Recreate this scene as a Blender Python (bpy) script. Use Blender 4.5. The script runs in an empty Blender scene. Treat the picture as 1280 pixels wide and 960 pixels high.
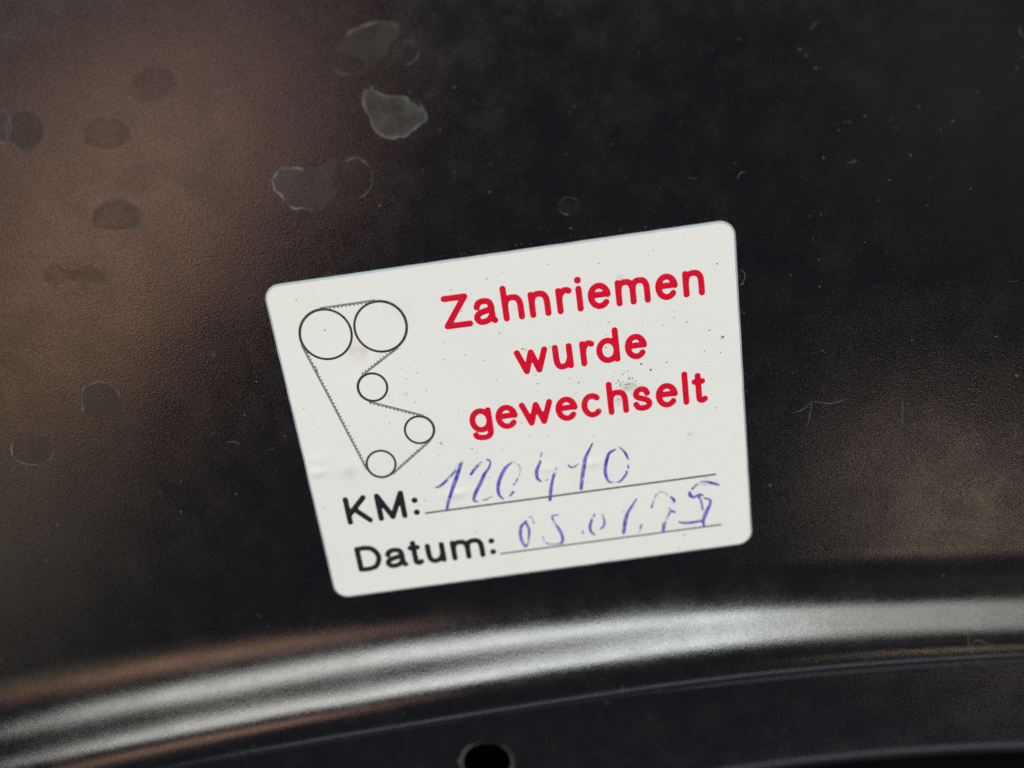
import bpy, math, random
import numpy as np
from mathutils import Vector, Matrix, noise as mnoise

# ------------------------------------------------------------------ camera, light, exposure
# World frame: millimetres * MM, origin at the middle of the sticker, x along its long side, z out of the sheet metal.
MM = 0.001
SC = bpy.context.scene
COL = SC.collection
random.seed(7)
rng = np.random.default_rng(7)

R_CAM = np.array([[0.99013373, -0.13813389, 0.02354201],
                  [-0.13821274, -0.93506965, 0.3264077],
                  [-0.02307454, -0.32644108, -0.94493587]])      # rows: right, down, forward
C_CAM = np.array([1.88643753, 37.76104137, 95.47457932])
F_PX = 1100.0

cam_d = bpy.data.cameras.new("camera")
cam = bpy.data.objects.new("camera", cam_d)
COL.objects.link(cam)
SC.camera = cam
cam_d.sensor_width = 36.0
cam_d.lens = F_PX / 1280 * 36.0
cam_d.clip_start = 0.005
cam_d.clip_end = 50.0
m = Matrix.Identity(4)
for i in range(3):
    m[i][0] = R_CAM[0][i]; m[i][1] = -R_CAM[1][i]; m[i][2] = -R_CAM[2][i]
    m[i][3] = C_CAM[i] * MM
cam.matrix_world = m
cam_d.dof.use_dof = True
cam_d.dof.focus_distance = float(R_CAM[2] @ (np.array([-10., 10., 0.]) - C_CAM)) * MM
cam_d.dof.aperture_fstop = 7.0

world = bpy.data.worlds.new("World")
SC.world = world
world.use_nodes = True
wb = world.node_tree.nodes["Background"]
wb.inputs[0].default_value = (0.88, 0.90, 1.22, 1)
wb.inputs[1].default_value = 0.07

def area(name, direction, dist, sx, sy, color, radiance, roll=0.0, spread=180):
    """rectangular lamp seen from the sticker in `direction`, `dist` metres away, facing it"""
    d = Vector(direction).normalized()
    L = bpy.data.lights.new(name, 'AREA')
    L.shape = 'RECTANGLE'; L.size = sx; L.size_y = sy
    L.color = color
    L.energy = radiance * math.pi * sx * sy
    o = bpy.data.objects.new(name, L)
    COL.objects.link(o)
    o.location = d * dist
    q = d.to_track_quat('Z', 'Y')
    o.rotation_euler = (q.to_matrix().to_4x4() @ Matrix.Rotation(roll, 4, 'Z')).to_euler()
    return o

for (dx, wd, c, k) in [(-.60, .95, (1.0, .98, .90), 7.6), (-.12, .95, (.96, 1.0, .96), 10.6), (.28, .62, (.94, 1.0, .97), 12.4), (.72, 1.0, (1.0, .96, .86), 4.2)]:
    area("sky_standin_lamp", (dx, 0.66, 1.0), 2.4 * math.hypot(1, dx * .8), wd, 0.74, c, k, 0)  # unseen lamps stand in for sky, strengths split to shape the bead highlight
def mirror_lamp(name, u, v, w, h, color, radiance, roll=0., dist=2.2):
    """lamp hung where the flat sheet mirrors it towards measured photo position (u, v)"""
    d = R_CAM.T @ np.array([(u - 640) / F_PX, (v - 480) / F_PX, 1.0])
    p = (C_CAM + d * (-C_CAM[2] / d[2])) * MM
    r = np.array([d[0], d[1], -d[2]]); r /= np.linalg.norm(r)
    o = area(name, tuple(r), 1.0, w / F_PX * (dist + .1), h / F_PX * (dist + .1), color, radiance, roll)
    o.location = tuple(p + r * dist)
    return o
for (u, v, w, h, c, k, roll) in [
        (285, 100, 140, 120, (1.0, .57, .44), 3.3, .3), (180, 232, 160, 110, (1.0, .58, .42), 3.9, .5), (65, 350, 150, 150, (1.0, .53, .34), 3.5, .3),
        (10, 510, 80, 170, (1.0, .68, .40), 2.2, .0), (70, 120, 170, 120, (1.0, .72, .55), .9, .0), (-10, 700, 80, 190, (1.0, .85, .55), 1.1, .0),
        (380, 60, 60, 60, (1.0, .52, .42), .8, .4)]:
    mirror_lamp("warm_reflection_lamp", u, v, w, h, c, k, roll)  # unseen warm lamps added for the brown patches reflected in the sheet
for (u, v, w, h, c, k) in [(1205, 640, 110, 80, (1.0, .74, .52), 6.0), (1070, 680, 140, 30, (.90, 1.0, .85), .5), (1290, 150, 70, 240, (1.0, .6, .5), .35), (1200, -30, 260, 70, (.95, 1.0, 1.0), .25)]:
    mirror_lamp("corner_reflection_lamp", u, v, w, h, c, k)  # added lamps, out of view, for the faint reflections at the right
area("cool_low_lamp", (0.15, -1.75, 1.0), 2.6, 2.4, 0.30, (0.86, 0.95, 1.0), 1.6, 0)  # unseen lamp added for the sheen along the fold and lower sheet

SC.view_settings.view_transform = 'Standard'
SC.view_settings.look = 'None'
SC.view_settings.exposure = 0.0
SC.cycles.use_denoising = False
SC.cycles.use_adaptive_sampling = False
SC.view_settings.gamma = 1.0

# ------------------------------------------------------------------ mapping of photo measurements onto the flat sheet
def P(u, v, z=0.0):
    """measured photo position -> millimetres on the sheet (plane z)"""
    d = R_CAM.T @ np.array([(u - 640) / F_PX, (v - 480) / F_PX, 1.0])
    k = (z - C_CAM[2]) / d[2]
    q = C_CAM + k * d
    return (float(q[0]), float(q[1]))

# ------------------------------------------------------------------ surface shape of the pressed sheet
T_U = np.array([0, .05, .12, .25, .38, .46, .54, .63, .70, .78, .87, .95, 1.0])
T_A = np.array([0, 2.5, 8., 20., 35., 45., 37., 16., 2., -5., -42., -50., 0.])
T_B = np.array([0, 2., 6., 13., 22., 34., 37., 27., 5., -4., -42., -50., 0.])
_u = np.linspace(0, 1, 801)
def bead_profile(ang):
    k = np.hanning(81); k /= k.sum()
    a = np.convolve(np.pad(np.interp(_u, T_U, ang), 40, mode='edge'), k, 'valid')
    t = np.tan(np.radians(a))
    t[t < 0] *= t[t > 0].sum() / -t[t < 0].sum()
    return np.concatenate([[0], np.cumsum((t[1:] + t[:-1]) / 2)]) * (_u[1] - _u[0])
_hA, _hB = bead_profile(T_A), bead_profile(T_B)

def sheet_z(x, y):
    """height of the painted sheet in mm (numpy arrays or floats)"""
    x = np.asarray(x, float); y = np.asarray(y, float)
    yu = -20.6 - 0.00100 * (x + 7) ** 2 - 0.0004 * np.clip(x, 0, None) ** 1.6
    yl = -40.1 - 0.00070 * (x + 2) ** 2
    w = yu - yl
    u = (yu - y) / w
    u = u + .05 * np.exp(-((x - 26) / 36.0) ** 2) * 4 * np.clip(u, 0, 1) * np.clip(1 - u, 0, 1)
    b = np.clip((x + 35) / 85, 0, 1); b = b * b * (3 - 2 * b)
    z = (np.interp(u, _u, _hA) * (1 - b) + np.interp(u, _u, _hB) * b) * w
    # second fold further down, where the sheet turns away
    yf = -52.6 - ((x - 26.4) ** 2) / (2 * 274.0)
    e = np.clip((yf - 1.2 - y), 0, None)
    z = z - .05 * e ** 2 - .025 * e ** 3
    # slow unevenness of pressed metal
    z = z + 0.05 * np.sin(x / 23.0 + 0.6) * np.cos(y / 31.0) 
    return z

# sticker bulges: (u, v, rx mm, ry mm, height mm)
BUB = [(P(397, 590), 1.0, .55, .06), (P(570, 616), 1.3, .5, .06), (P(739, 578), 1.2, .45, .04),
       (P(684, 585), .9, .4, .03), (P(436, 587), 1.6, 1.2, .025), (P(398, 574), 1.5, .8, .03)]

def sticker_z(x, y):
    x = np.asarray(x, float); y = np.asarray(y, float)
    z = sheet_z(x, y) + 0.16
    for (c, rx, ry, h) in BUB:
        z = z + 3.2 * h * np.exp(-((x - c[0]) / rx) ** 2 - ((y - c[1]) / ry) ** 2)
    z = z + 0.012 * np.sin(x * .55 + 1) * np.sin(y * .47 + x * .2)
    return z

# ------------------------------------------------------------------ helpers
def mesh_obj(name, verts, faces, mat, parent=None, smooth=True, attrs=None):
    me = bpy.data.meshes.new(name)
    me.from_pydata([tuple(float(c) * MM for c in v) for v in verts], [], [tuple(int(i) for i in f) for f in faces])
    if smooth:
        me.polygons.foreach_set("use_smooth", [True] * len(me.polygons))
    if attrs:
        for k, vals in attrs.items():
            a = me.attributes.new(k, 'FLOAT', 'POINT')
            a.data.foreach_set("value", [float(t) for t in vals])
    me.materials.append(mat)
    me.update()
    o = bpy.data.objects.new(name, me)
    COL.objects.link(o)
    if parent is not None:
        o.parent = parent
    return o

def empty(name, loc=(0, 0, 0)):
    o = bpy.data.objects.new(name, None)
    o.empty_display_size = 0.01
    o.location = loc
    COL.objects.link(o)
    return o

def tag(o, label=None, cat=None, group=None, kind=None):
    if label: o["label"] = label
    if cat: o["category"] = cat
    if group: o["group"] = group
    if kind: o["kind"] = kind
    return o

class NT:
    def __init__(s, name):
        s.m = bpy.data.materials.new(name); s.m.use_nodes = True
        s.t = s.m.node_tree; s.n = s.t.nodes; s.l = s.t.links
        s.b = s.n["Principled BSDF"]; s.out = s.n["Material Output"]
        s.co = s.n.new("ShaderNodeNewGeometry").outputs["Position"]
    def link(s, a, b): s.l.new(a, b)
    def vscale(s, v, k):
        n = s.n.new("ShaderNodeVectorMath"); n.operation = 'MULTIPLY'
        s.link(v, n.inputs[0]); n.inputs[1].default_value = k
        return n.outputs[0]
    def noise(s, scale, detail=2, rough=.5, stretch=None, out=0):
        n = s.n.new("ShaderNodeTexNoise"); n.inputs["Scale"].default_value = scale
        n.inputs["Detail"].default_value = detail; n.inputs["Roughness"].default_value = rough
        s.link(s.vscale(s.co, stretch) if stretch else s.co, n.inputs["Vector"])
        return n.outputs[out]
    def ramp(s, f, a, b, lo=0., hi=1.):
        n = s.n.new("ShaderNodeMapRange"); n.interpolation_type = 'SMOOTHSTEP'
        s.link(f, n.inputs[0])
        for i, v in zip((1, 2, 3, 4), (a, b, lo, hi)): n.inputs[i].default_value = v
        return n.outputs[0]
    def math(s, op, a, b=None):
        n = s.n.new("ShaderNodeMath"); n.operation = op
        for i, v in enumerate((a, b)):
            if v is None: continue
            if isinstance(v, (int, float)): n.inputs[i].default_value = v
            else: s.link(v, n.inputs[i])
        return n.outputs[0]
    def mix(s, f, a, b):
        n = s.n.new("ShaderNodeMix"); n.data_type = 'RGBA'
        for sock, v in ((n.inputs[0], f), (n.inputs[6], a), (n.inputs[7], b)):
            if isinstance(v, (int, float)): sock.default_value = v
            elif isinstance(v, tuple): sock.default_value = (*v, 1)
            else: s.link(v, sock)
        return n.outputs[2]
    def bump(s, h, dist, strength=1., prev=None):
        n = s.n.new("ShaderNodeBump"); n.inputs["Strength"].default_value = strength
        n.inputs["Distance"].default_value = dist
        s.link(h, n.inputs["Height"])
        if prev is not None: s.link(prev, n.inputs["Normal"])
        return n.outputs[0]
    def near(s, p, rx, ry):
        """soft 0..1 blot around a point (mm) on the sheet"""
        n = s.n.new("ShaderNodeVectorMath"); n.operation = 'SUBTRACT'
        s.link(s.co, n.inputs[0]); n.inputs[1].default_value = (p[0] * MM, p[1] * MM, 0)
        v = s.vscale(n.outputs[0], (1 / (rx * MM), 1 / (ry * MM), 0))
        l = s.n.new("ShaderNodeVectorMath"); l.operation = 'LENGTH'; s.link(v, l.inputs[0])
        return s.ramp(l.outputs["Value"], 0.0, 1.0, 1.0, 0.0)
    def attr(s, name):
        n = s.n.new("ShaderNodeAttribute"); n.attribute_name = name
        return n.outputs["Fac"]
    def set(s, **k):
        for key, v in k.items():
            sock = s.b.inputs[key.replace('_', ' ')]
            if isinstance(v, (int, float)): sock.default_value = v
            elif isinstance(v, tuple): sock.default_value = (*v, 1)
            else: s.link(v, sock)
        return s

# ------------------------------------------------------------------ materials
def mat_paint():
    n = NT("black_satin_paint")
    grain = n.noise(3900, 3, .7)
    streak = n.noise(3400, 2, .6, stretch=(.55, 1.25, 1.))
    mott = n.noise(95, 5, .62)
    sheen_mottle = n.noise(230, 5, .68)
    fine = n.noise(4200, 3, .7)
    col = n.mix(n.ramp(sheen_mottle, .38, .75), (.0030, .0030, .0038), (.0046, .0044, .0048))  # patchy tint stands in for mottled reflections on the paint
    sparkle = n.ramp(n.noise(3300, 3, .75), .62, .74)
    col = n.mix(n.math('MULTIPLY', sparkle, .6), col, (.060, .052, .046))  # pale flecks put the grain's sparkle into the base colour
    r = n.math('ADD', n.ramp(mott, .3, .7, .14, .19), n.ramp(fine, .3, .7, -.04, .07))
    r = n.math('ADD', r, n.ramp(sheen_mottle, .35, .7, -.02, .05))
    nb = n.bump(n.noise(85, 1, .5), .00009, 1.)
    nb = n.bump(grain, .000024, .8, nb)
    nb = n.bump(streak, .000008, .6, nb)
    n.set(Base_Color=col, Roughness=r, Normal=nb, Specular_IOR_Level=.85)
    return n.m

def mat_sticker():
    n = NT("white_vinyl")
    base = n.mix(n.ramp(n.noise(45, 3), .3, .7), (.765, .780, .755), (.79, .80, .78))
    blots = [((380, 385), 9, 6, (.74, .70, .58), .14), ((420, 700), 8, 5, (.70, .74, .74), .12), ((700, 560), 9, 4, (.74, .76, .70), .1), ((448, 440), 1.9, 1.9, (.60, .53, .43), .42), ((478, 443), 1.2, 1.0, (.62, .58, .5), .22),
             ((786, 482), 1.5, .9, (.34, .34, .31), .62), ((772, 500), 1.4, 1.0, (.5, .5, .47), .3),
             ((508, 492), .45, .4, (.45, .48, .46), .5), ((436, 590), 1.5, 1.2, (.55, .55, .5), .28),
             ((862, 542), .55, .5, (.45, .46, .42), .40), ((645, 385), .8, .5, (.62, .5, .48), .25),
             ((776, 346), .7, .6, (.5, .5, .48), .3), ((690, 432), .8, .3, (.45, .55, .5), .35),
             ((902, 421), .45, .35, (.35, .38, .33), .5), ((500, 388), 2.5, 1.6, (.74, .70, .6), .25)]
    dirt = n.noise(900, 4, .7)
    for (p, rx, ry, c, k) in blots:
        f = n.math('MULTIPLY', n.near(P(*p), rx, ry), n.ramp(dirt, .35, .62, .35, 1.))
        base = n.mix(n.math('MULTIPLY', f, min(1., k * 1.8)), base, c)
    tiny = n.ramp(n.noise(1300, 1, .5), .765, .82)
    base = n.mix(n.math('MULTIPLY', tiny, .45), base, (.25, .27, .26))
    nb = n.bump(n.noise(260, 3, .5), .00002, .35)
    nb = n.bump(n.noise(2500, 2, .5), .000003, .4, nb)
    n.set(Base_Color=base, Roughness=n.ramp(n.noise(70, 3), .3, .7, .36, .46), Normal=nb, Specular_IOR_Level=.35)
    return n.m

def mat_edge():
    n = NT("vinyl_cut_edge")
    n.set(Base_Color=n.mix(n.noise(600, 3), (.30, .37, .40), (.46, .53, .55)), Roughness=.5)  # blue-grey mix puts the rim's shading into its colour
    return n.m

def mat_red():
    n = NT("red_print")
    g = n.noise(3800, 3, .75)
    c = n.mix(n.ramp(g, .40, .58), (.56, .003, .022), (.72, .004, .032))
    c = n.mix(n.math('MULTIPLY', n.ramp(n.noise(5200, 2, .7), .60, .74), .55), c, (.85, .10, .12))
    n.set(Base_Color=c, Roughness=.42, Specular_IOR_Level=.15,
          Normal=n.bump(g, .00001, .5))
    return n.m

def mat_black_print():
    n = NT("black_print")
    g = n.noise(3000, 3, .7)
    n.set(Base_Color=n.mix(g, (.006, .007, .010), (.014, .017, .022)), Roughness=.36, Specular_IOR_Level=.6,
          Normal=n.bump(g, .00001, .4))
    return n.m

def mat_line(name, a, b):
    n = NT(name)
    g = n.noise(2600, 3, .7)
    n.set(Base_Color=n.mix(n.ramp(g, .35, .65), a, b), Roughness=.45)
    return n.m

def mat_ink():
    n = NT("blue_ballpoint_ink")
    g = n.noise(2300, 3, .72)
    big = n.noise(700, 2, .5)
    d = n.attr("amount")
    col = n.mix(n.ramp(n.noise(1500, 3, .7), .35, .65), (.050, .045, .40), (.20, .19, .58))
    grey = n.mix(n.ramp(d, .25, .55), (.16, .16, .22), col)
    # alpha: worn ink, lighter where the density of the stroke is low
    t = n.math('ADD', n.math('MULTIPLY', g, .75), n.math('MULTIPLY', big, .25))
    t = n.math('ADD', t, n.math('MULTIPLY', n.math('SUBTRACT', d, .5), .46))
    al = n.math('MULTIPLY', n.ramp(t, .41, .56), n.ramp(d, 0.1, .9, .60, 1.0))
    n.set(Base_Color=grey, Roughness=.5, Alpha=al)
    return n.m

def mat_stain():
    n = NT("dried_drip_film")
    d = n.attr("amount"); e = n.attr("rim"); k = n.attr("bright")
    g = n.noise(1500, 4, .7)
    f = n.math('ADD', n.math('MULTIPLY', d, n.ramp(n.math('ADD', n.math('MULTIPLY', g, .5), n.math('MULTIPLY', n.noise(450, 3, .6), .5)), .38, .62, .40, 1.0)), n.math('MULTIPLY', e, n.ramp(n.noise(800, 3, .6), .35, .62, .1, 1.)))
    n.set(Base_Color=n.mix(k, (.010, .009, .008), (.17, .165, .155)), Roughness=n.ramp(g, .3, .7, .55, .7), Alpha=f,
          Normal=n.bump(g, .00003, .4), Specular_IOR_Level=.5)
    return n.m

def mat_simple(name, c, rough, c2=None, sc=2000, metal=0., bump=0., spec=.5):
    n = NT(name)
    g = n.noise(sc, 3, .6)
    n.set(Base_Color=n.mix(g, c, c2 or c), Roughness=rough, Metallic=metal, Specular_IOR_Level=spec)
    if bump: n.set(Normal=n.bump(g, bump, .7))
    return n.m

M_PAINT = mat_paint(); M_VINYL = mat_sticker(); M_EDGE = mat_edge(); M_RED = mat_red(); M_BLACK = mat_black_print()
M_RING = mat_line("dark_grey_print", (.018, .020, .022), (.045, .047, .048))
M_BELT = mat_line("mid_grey_print", (.15, .15, .15), (.28, .28, .275))
M_RULE = mat_line("grey_rule_print", (.045, .05, .045), (.10, .11, .10))
M_INK = mat_ink(); M_STAIN = mat_stain()
M_DUST = mat_simple("pale_dust", (.03, .03, .027), .7, (.16, .15, .14), 900)
M_DIRT = mat_simple("dark_dirt", (.03, .035, .03), .7, (.15, .16, .14), 1500)
M_CHIP = mat_simple("chipped_dirty_rim", (.012, .011, .009), .6, (.13, .12, .10), 1300, 0.0, .00008)
M_INNER = mat_simple("cavity_shade_black", (.003, .003, .003), .95, spec=0.)  # near-black without gloss: the darkness of the depth put into the colour

# ------------------------------------------------------------------ the pressed black sheet
panel = empty("hood_panel")
tag(panel, "black satin painted sheet metal panel with a curved raised bead under the white sticker", "metal panel")

HC = (-11.2, -48.1); HR = 3.25; HB = 5.0
def axis(lo, hi, stops):
    out = [lo]
    while out[-1] < hi - 1e-6:
        v = out[-1]
        step = 4.0
        for (a, b, s) in stops:
            if a - 1e-6 <= v < b - 1e-6: step = s
        nxt = v + step
        for (a, b, s) in stops:
            for w in (a, b):
                if v + 1e-6 < w < nxt - 1e-6: nxt = w
        out.append(min(nxt, hi))
    return out
xs = axis(-125, 125, [(-80, HC[0] - HB, 1.5), (HC[0] - HB, HC[0] + HB, .5), (HC[0] + HB, 75, 1.5)])
ys = axis(-72, 110, [(-72, -62, .5), (-62, HC[1] - HB, .3), (HC[1] - HB, HC[1] + HB, .25), (HC[1] + HB, -19, .25), (-19, 60, 1.5)])
nx, ny = len(xs), len(ys)
XX, YY = np.meshgrid(xs, ys)
ZZ = sheet_z(XX, YY)
verts = np.stack([XX.ravel(), YY.ravel(), ZZ.ravel()], 1).tolist()
faces = []
inhole = lambda i, j: xs[i] >= HC[0] - HB - 1e-6 and xs[i + 1] <= HC[0] + HB + 1e-6 and ys[j] >= HC[1] - HB - 1e-6 and ys[j + 1] <= HC[1] + HB + 1e-6
for j in range(ny - 1):
    for i in range(nx - 1):
        if not inhole(i, j):
            a = j * nx + i
            faces.append((a, a + 1, a + nx + 1, a + nx))
i0 = min(i for i in range(nx) if abs(xs[i] - (HC[0] - HB)) < 1e-4); i1 = min(i for i in range(nx) if abs(xs[i] - (HC[0] + HB)) < 1e-4)
j0 = min(j for j in range(ny) if abs(ys[j] - (HC[1] - HB)) < 1e-4); j1 = min(j for j in range(ny) if abs(ys[j] - (HC[1] + HB)) < 1e-4)
per = [(i, j0) for i in range(i0, i1)] + [(i1, j) for j in range(j0, j1)] + [(i, j1) for i in range(i1, i0, -1)] + [(i0, j) for j in range(j1, j0, -1)]
prev = [j * nx + i for (i, j) in per]
NR = 14
circ_pts = []
for k in range(1, NR + 1):
    t = k / NR; cur = []
    for (i, j) in per:
        px_, py_ = xs[i], ys[j]
        an = math.atan2(py_ - HC[1], px_ - HC[0])
        rr = HR * (1 + .012 * math.sin(3 * an + 1) + .008 * math.sin(7 * an))
        cx, cy = HC[0] + rr * math.cos(an), HC[1] + rr * math.sin(an)
        x = px_ + (cx - px_) * t; y = py_ + (cy - py_) * t
        cur.append(len(verts))
        dd = math.hypot(x - cx, y - cy)
        verts.append((x, y, float(sheet_z(x, y)) - .015 * math.exp(-dd / .12)))
        if k == NR: circ_pts.append((x, y, an))
    for q in range(len(per)):
        q2 = (q + 1) % len(per)
        faces.append((prev[q], prev[q2], cur[q2], cur[q]))
    prev = cur
for dz, dr in ((-.012, 0), (-.22, -.02), (-1.1, 0)):                       # the wall of the hole: the thickness of the metal
    cur = []
    for (x, y, an) in circ_pts:
        cur.append(len(verts))
        verts.append((x + dr * math.cos(an), y + dr * math.sin(an), float(sheet_z(x, y)) + dz))
    if dz < -.1:                                                # own vertices at the lip keep the edge crisp
        for q in range(len(per)):
            q2 = (q + 1) % len(per)
            faces.append((prev[q], prev[q2], cur[q2], cur[q]))
    prev = cur
v = [(sx * 240, -40 + sy * 240, z) for z in (-75, -77) for (sx, sy) in ((-1, -1), (1, -1), (1, 1), (-1, 1))]
mesh_obj("shade_backing", v, [(0, 1, 2, 3), (7, 6, 5, 4), (0, 4, 5, 1), (1, 5, 6, 2), (2, 6, 7, 3), (3, 7, 4, 0)], M_INNER, panel, smooth=False)  # unseen panel added so the gap past the fold reads black
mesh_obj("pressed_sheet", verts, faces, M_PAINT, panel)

# unseen dark box added so the hole reads black
v = [(HC[0] + sx * 14, HC[1] + sy * 14, z) for z in (-2.6, -16) for (sx, sy) in ((-1, -1), (1, -1), (1, 1), (-1, 1))]
mesh_obj("shade_box", v, [(4, 5, 6, 7), (0, 1, 5, 4), (1, 2, 6, 5), (2, 3, 7, 6), (3, 0, 4, 7)], M_INNER, panel, smooth=False)

# crusty chipped rim around the hole: irregular low ridge of dirt and flaked paint
rv, rf = [], []
NA = 150
for a in range(NA):
    an = 2 * math.pi * a / NA
    ca, sa = math.cos(an), math.sin(an)
    n1 = mnoise.noise(Vector((ca * 3.0, sa * 3.0, 1.3))); n2 = mnoise.noise(Vector((ca * 9, sa * 9, 5.1)))
    side = max(0, -ca) ** 1.5 * 1.0 + max(0, ca * .8 - sa * .5) * .55 + .0
    wd = (.05 + .75 * side * (0.75 + .9 * n1 + .35 * n2))
    wd = max(.02, wd)
    hh = .012 + .17 * side * (1 + n2)
    for (t, h) in ((-.02, -.12), (.05, .04), (.35, 1.), (.75, .55), (1.0, -.03)):
        r = HR * 1.0 + t * wd
        x, y = HC[0] + r * ca, HC[1] + r * sa
        rv.append((x, y, float(sheet_z(x, y)) + (h * hh * (1 + .5 * n2) if h > 0 else (h if side > .05 else -.2)) - (.08 if t < .1 else 0)))
for a in range(NA):
    b = (a + 1) % NA
    for k in range(4):
        rf.append((a * 5 + k, b * 5 + k, b * 5 + k + 1, a * 5 + k + 1))
tag(mesh_obj("hole_rim", rv, rf, M_CHIP, panel), "pale crusty chipped paint round the bolt hole")

# ------------------------------------------------------------------ dried drips on the paint
def smooth_closed(pts, n=8):
    out = []
    N = len(pts)
    for i in range(N):
        p0, p1, p2, p3 = [np.array(pts[(i + k) % N], float) for k in (-1, 0, 1, 2)]
        for s in range(n):
            t = s / n
            out.append(.5 * ((2 * p1) + (-p0 + p2) * t + (2 * p0 - 5 * p1 + 4 * p2 - p3) * t * t + (-p0 + 3 * p1 - 3 * p2 + p3) * t ** 3))
    return out

def stain(pts_px, dens, rim, bright, rim_from=0, rim_to=360, seed=0):
    pts = smooth_closed([P(*p) for p in pts_px], 9)
    c = sum(pts) / len(pts)
    N = len(pts)
    vs, fs, de, ri, br = [], [], [], [], []
    rings = [-.07, .07, .17, .32, .72, .45, .2]          # the first four: mm inside the outline
    dens *= .45 if bright == 0 else 1.1
    if bright == 0: rim *= 1.5
    for k, r in enumerate(rings):
        for i, p in enumerate(pts):
            jit = 1 + .07 * mnoise.noise(Vector((p[0] * 1.1, p[1] * 1.1, seed))) + .045 * mnoise.noise(Vector((p[0] * 3.3, p[1] * 3.3, seed)))
            rr = max(.5, 1 - r / max(.3, np.linalg.norm(p - c))) if k < 4 else r
            q = c + (p - c) * rr * jit
            an = math.degrees(math.atan2(p[1] - c[1], p[0] - c[0])) % 360
            span = (rim_to - rim_from) % 360 or 360
            off = (an - rim_from) % 360
            on = 1. if off <= span else max(0, 1 - min(off - span, 360 - off) / 18)
            on *= .75 + .45 * mnoise.noise(Vector((p[0] * .9, p[1] * .9, seed + 4))) * 1.6
            vs.append((q[0], q[1], float(sheet_z(q[0], q[1])) + (.012 if k in (0,) else .03 if k in (1, 2) else .02)))
            de.append(0 if k == 0 else dens)
            ri.append({0: 0, 1: rim * 1.3, 2: rim * .6, 3: 0}.get(k, 0) * max(0, on))
            br.append(bright + ({1: .55, 2: .5}.get(k, 0)) * max(0, on))
    for k in range(len(rings) - 1):
        for i in range(N):
            j = (i + 1) % N
            fs.append((k * N + i, k * N + j, (k + 1) * N + j, (k + 1) * N + i))
    vs.append((c[0], c[1], float(sheet_z(c[0], c[1])) + .02)); de.append(dens); ri.append(0); br.append(bright)
    for i in range(N):
        fs.append(((len(rings) - 1) * N + i, (len(rings) - 1) * N + (i + 1) % N, len(vs) - 1))
    o = mesh_obj("dried_drip", vs, fs, M_STAIN, panel, attrs=dict(amount=de, rim=ri, bright=br))
    return o

def ell(cx, cy, rx, ry, n=9, rot=0, j=.06):
    out = []
    for k in range(n):
        a = 2 * math.pi * k / n
        s = 1 + random.uniform(-j, j)
        x, y = rx * s * math.cos(a), ry * s * math.sin(a)
        out.append((cx + x * math.cos(rot) - y * math.sin(rot), cy + x * math.sin(rot) + y * math.cos(rot)))
    return out

tag(stain([(452, 117), (463, 112), (480, 118), (505, 121), (520, 131), (534, 145), (526, 158), (508, 170), (488, 174), (470, 166), (462, 150), (455, 136)], .52, .45, .42, seed=1),
    "pale grey dried drip, the brightest of the marks above the sticker")
stain([(514, 122), (524, 126), (530, 136), (534, 145), (526, 142), (519, 131)], .15, .5, .15, seed=12)
stain([(339, 231), (350, 211), (375, 210), (402, 207), (418, 197), (420, 212), (415, 228), (422, 240), (410, 254), (400, 264), (380, 262), (362, 260), (352, 246)], .30, 1.1, .40, 110, 250, 2)
stain(ell(443, 223, 25, 27), .10, .5, .12, 250, 110, 3)
stain([(418, 60), (440, 38), (465, 28), (490, 28), (499, 40), (488, 55), (482, 70), (462, 80), (448, 72), (428, 66)], .34, .5, .24, 20, 150, 4)
stain([(404, 74), (418, 64), (436, 68), (462, 80), (482, 78), (470, 86), (448, 93), (425, 93), (412, 84)], .20, .4, .16, 180, 300, 5)
stain(ell(508, 66, 17, 16), .08, .5, .10, 270, 90, 6)
stain([(104, 166), (112, 152), (128, 146), (146, 149), (160, 160), (162, 172), (148, 184), (124, 186), (108, 178)], .55, .5, .0, 60, 190, 7)
stain([(115, 274), (124, 257), (145, 249), (165, 256), (174, 262), (174, 283), (150, 287), (122, 285)], .70, .55, .0, 300, 130, 8)
stain([(163, 102), (182, 86), (204, 85), (220, 97), (218, 114), (200, 124), (176, 126), (160, 116)], .48, .2, .0, 250, 340, 9)
stain([(55, 338), (70, 329), (86, 338), (108, 332), (130, 340), (132, 352), (104, 354), (84, 350), (68, 358), (57, 352)], .50, .12, .0, seed=10)
stain(ell(30, 162, 24, 27), .35, .45, .03, 60, 250, 11)
stain(ell(4, 158, 10, 22), .3, .7, .2, seed=13)
stain([(101, 500), (104, 486), (118, 477), (134, 478), (147, 488), (152, 502), (152, 520), (132, 521), (108, 520)], .30, 1.1, .14, 350, 200, 14)
stain([(13, 560), (20, 545), (34, 541), (52, 545), (66, 558), (66, 570), (52, 582), (30, 580), (16, 573)], .2, 1.1, .12, 130, 350, 15)
stain(ell(712, 258, 15, 12), .10, .35, .10, 40, 250, 16)
stain(ell(180, 222, 34, 20, rot=-.3), .22, .06, .0, seed=17)
stain(ell(252, 232, 22, 16, rot=-.3), .20, .05, .0, seed=18)

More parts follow.
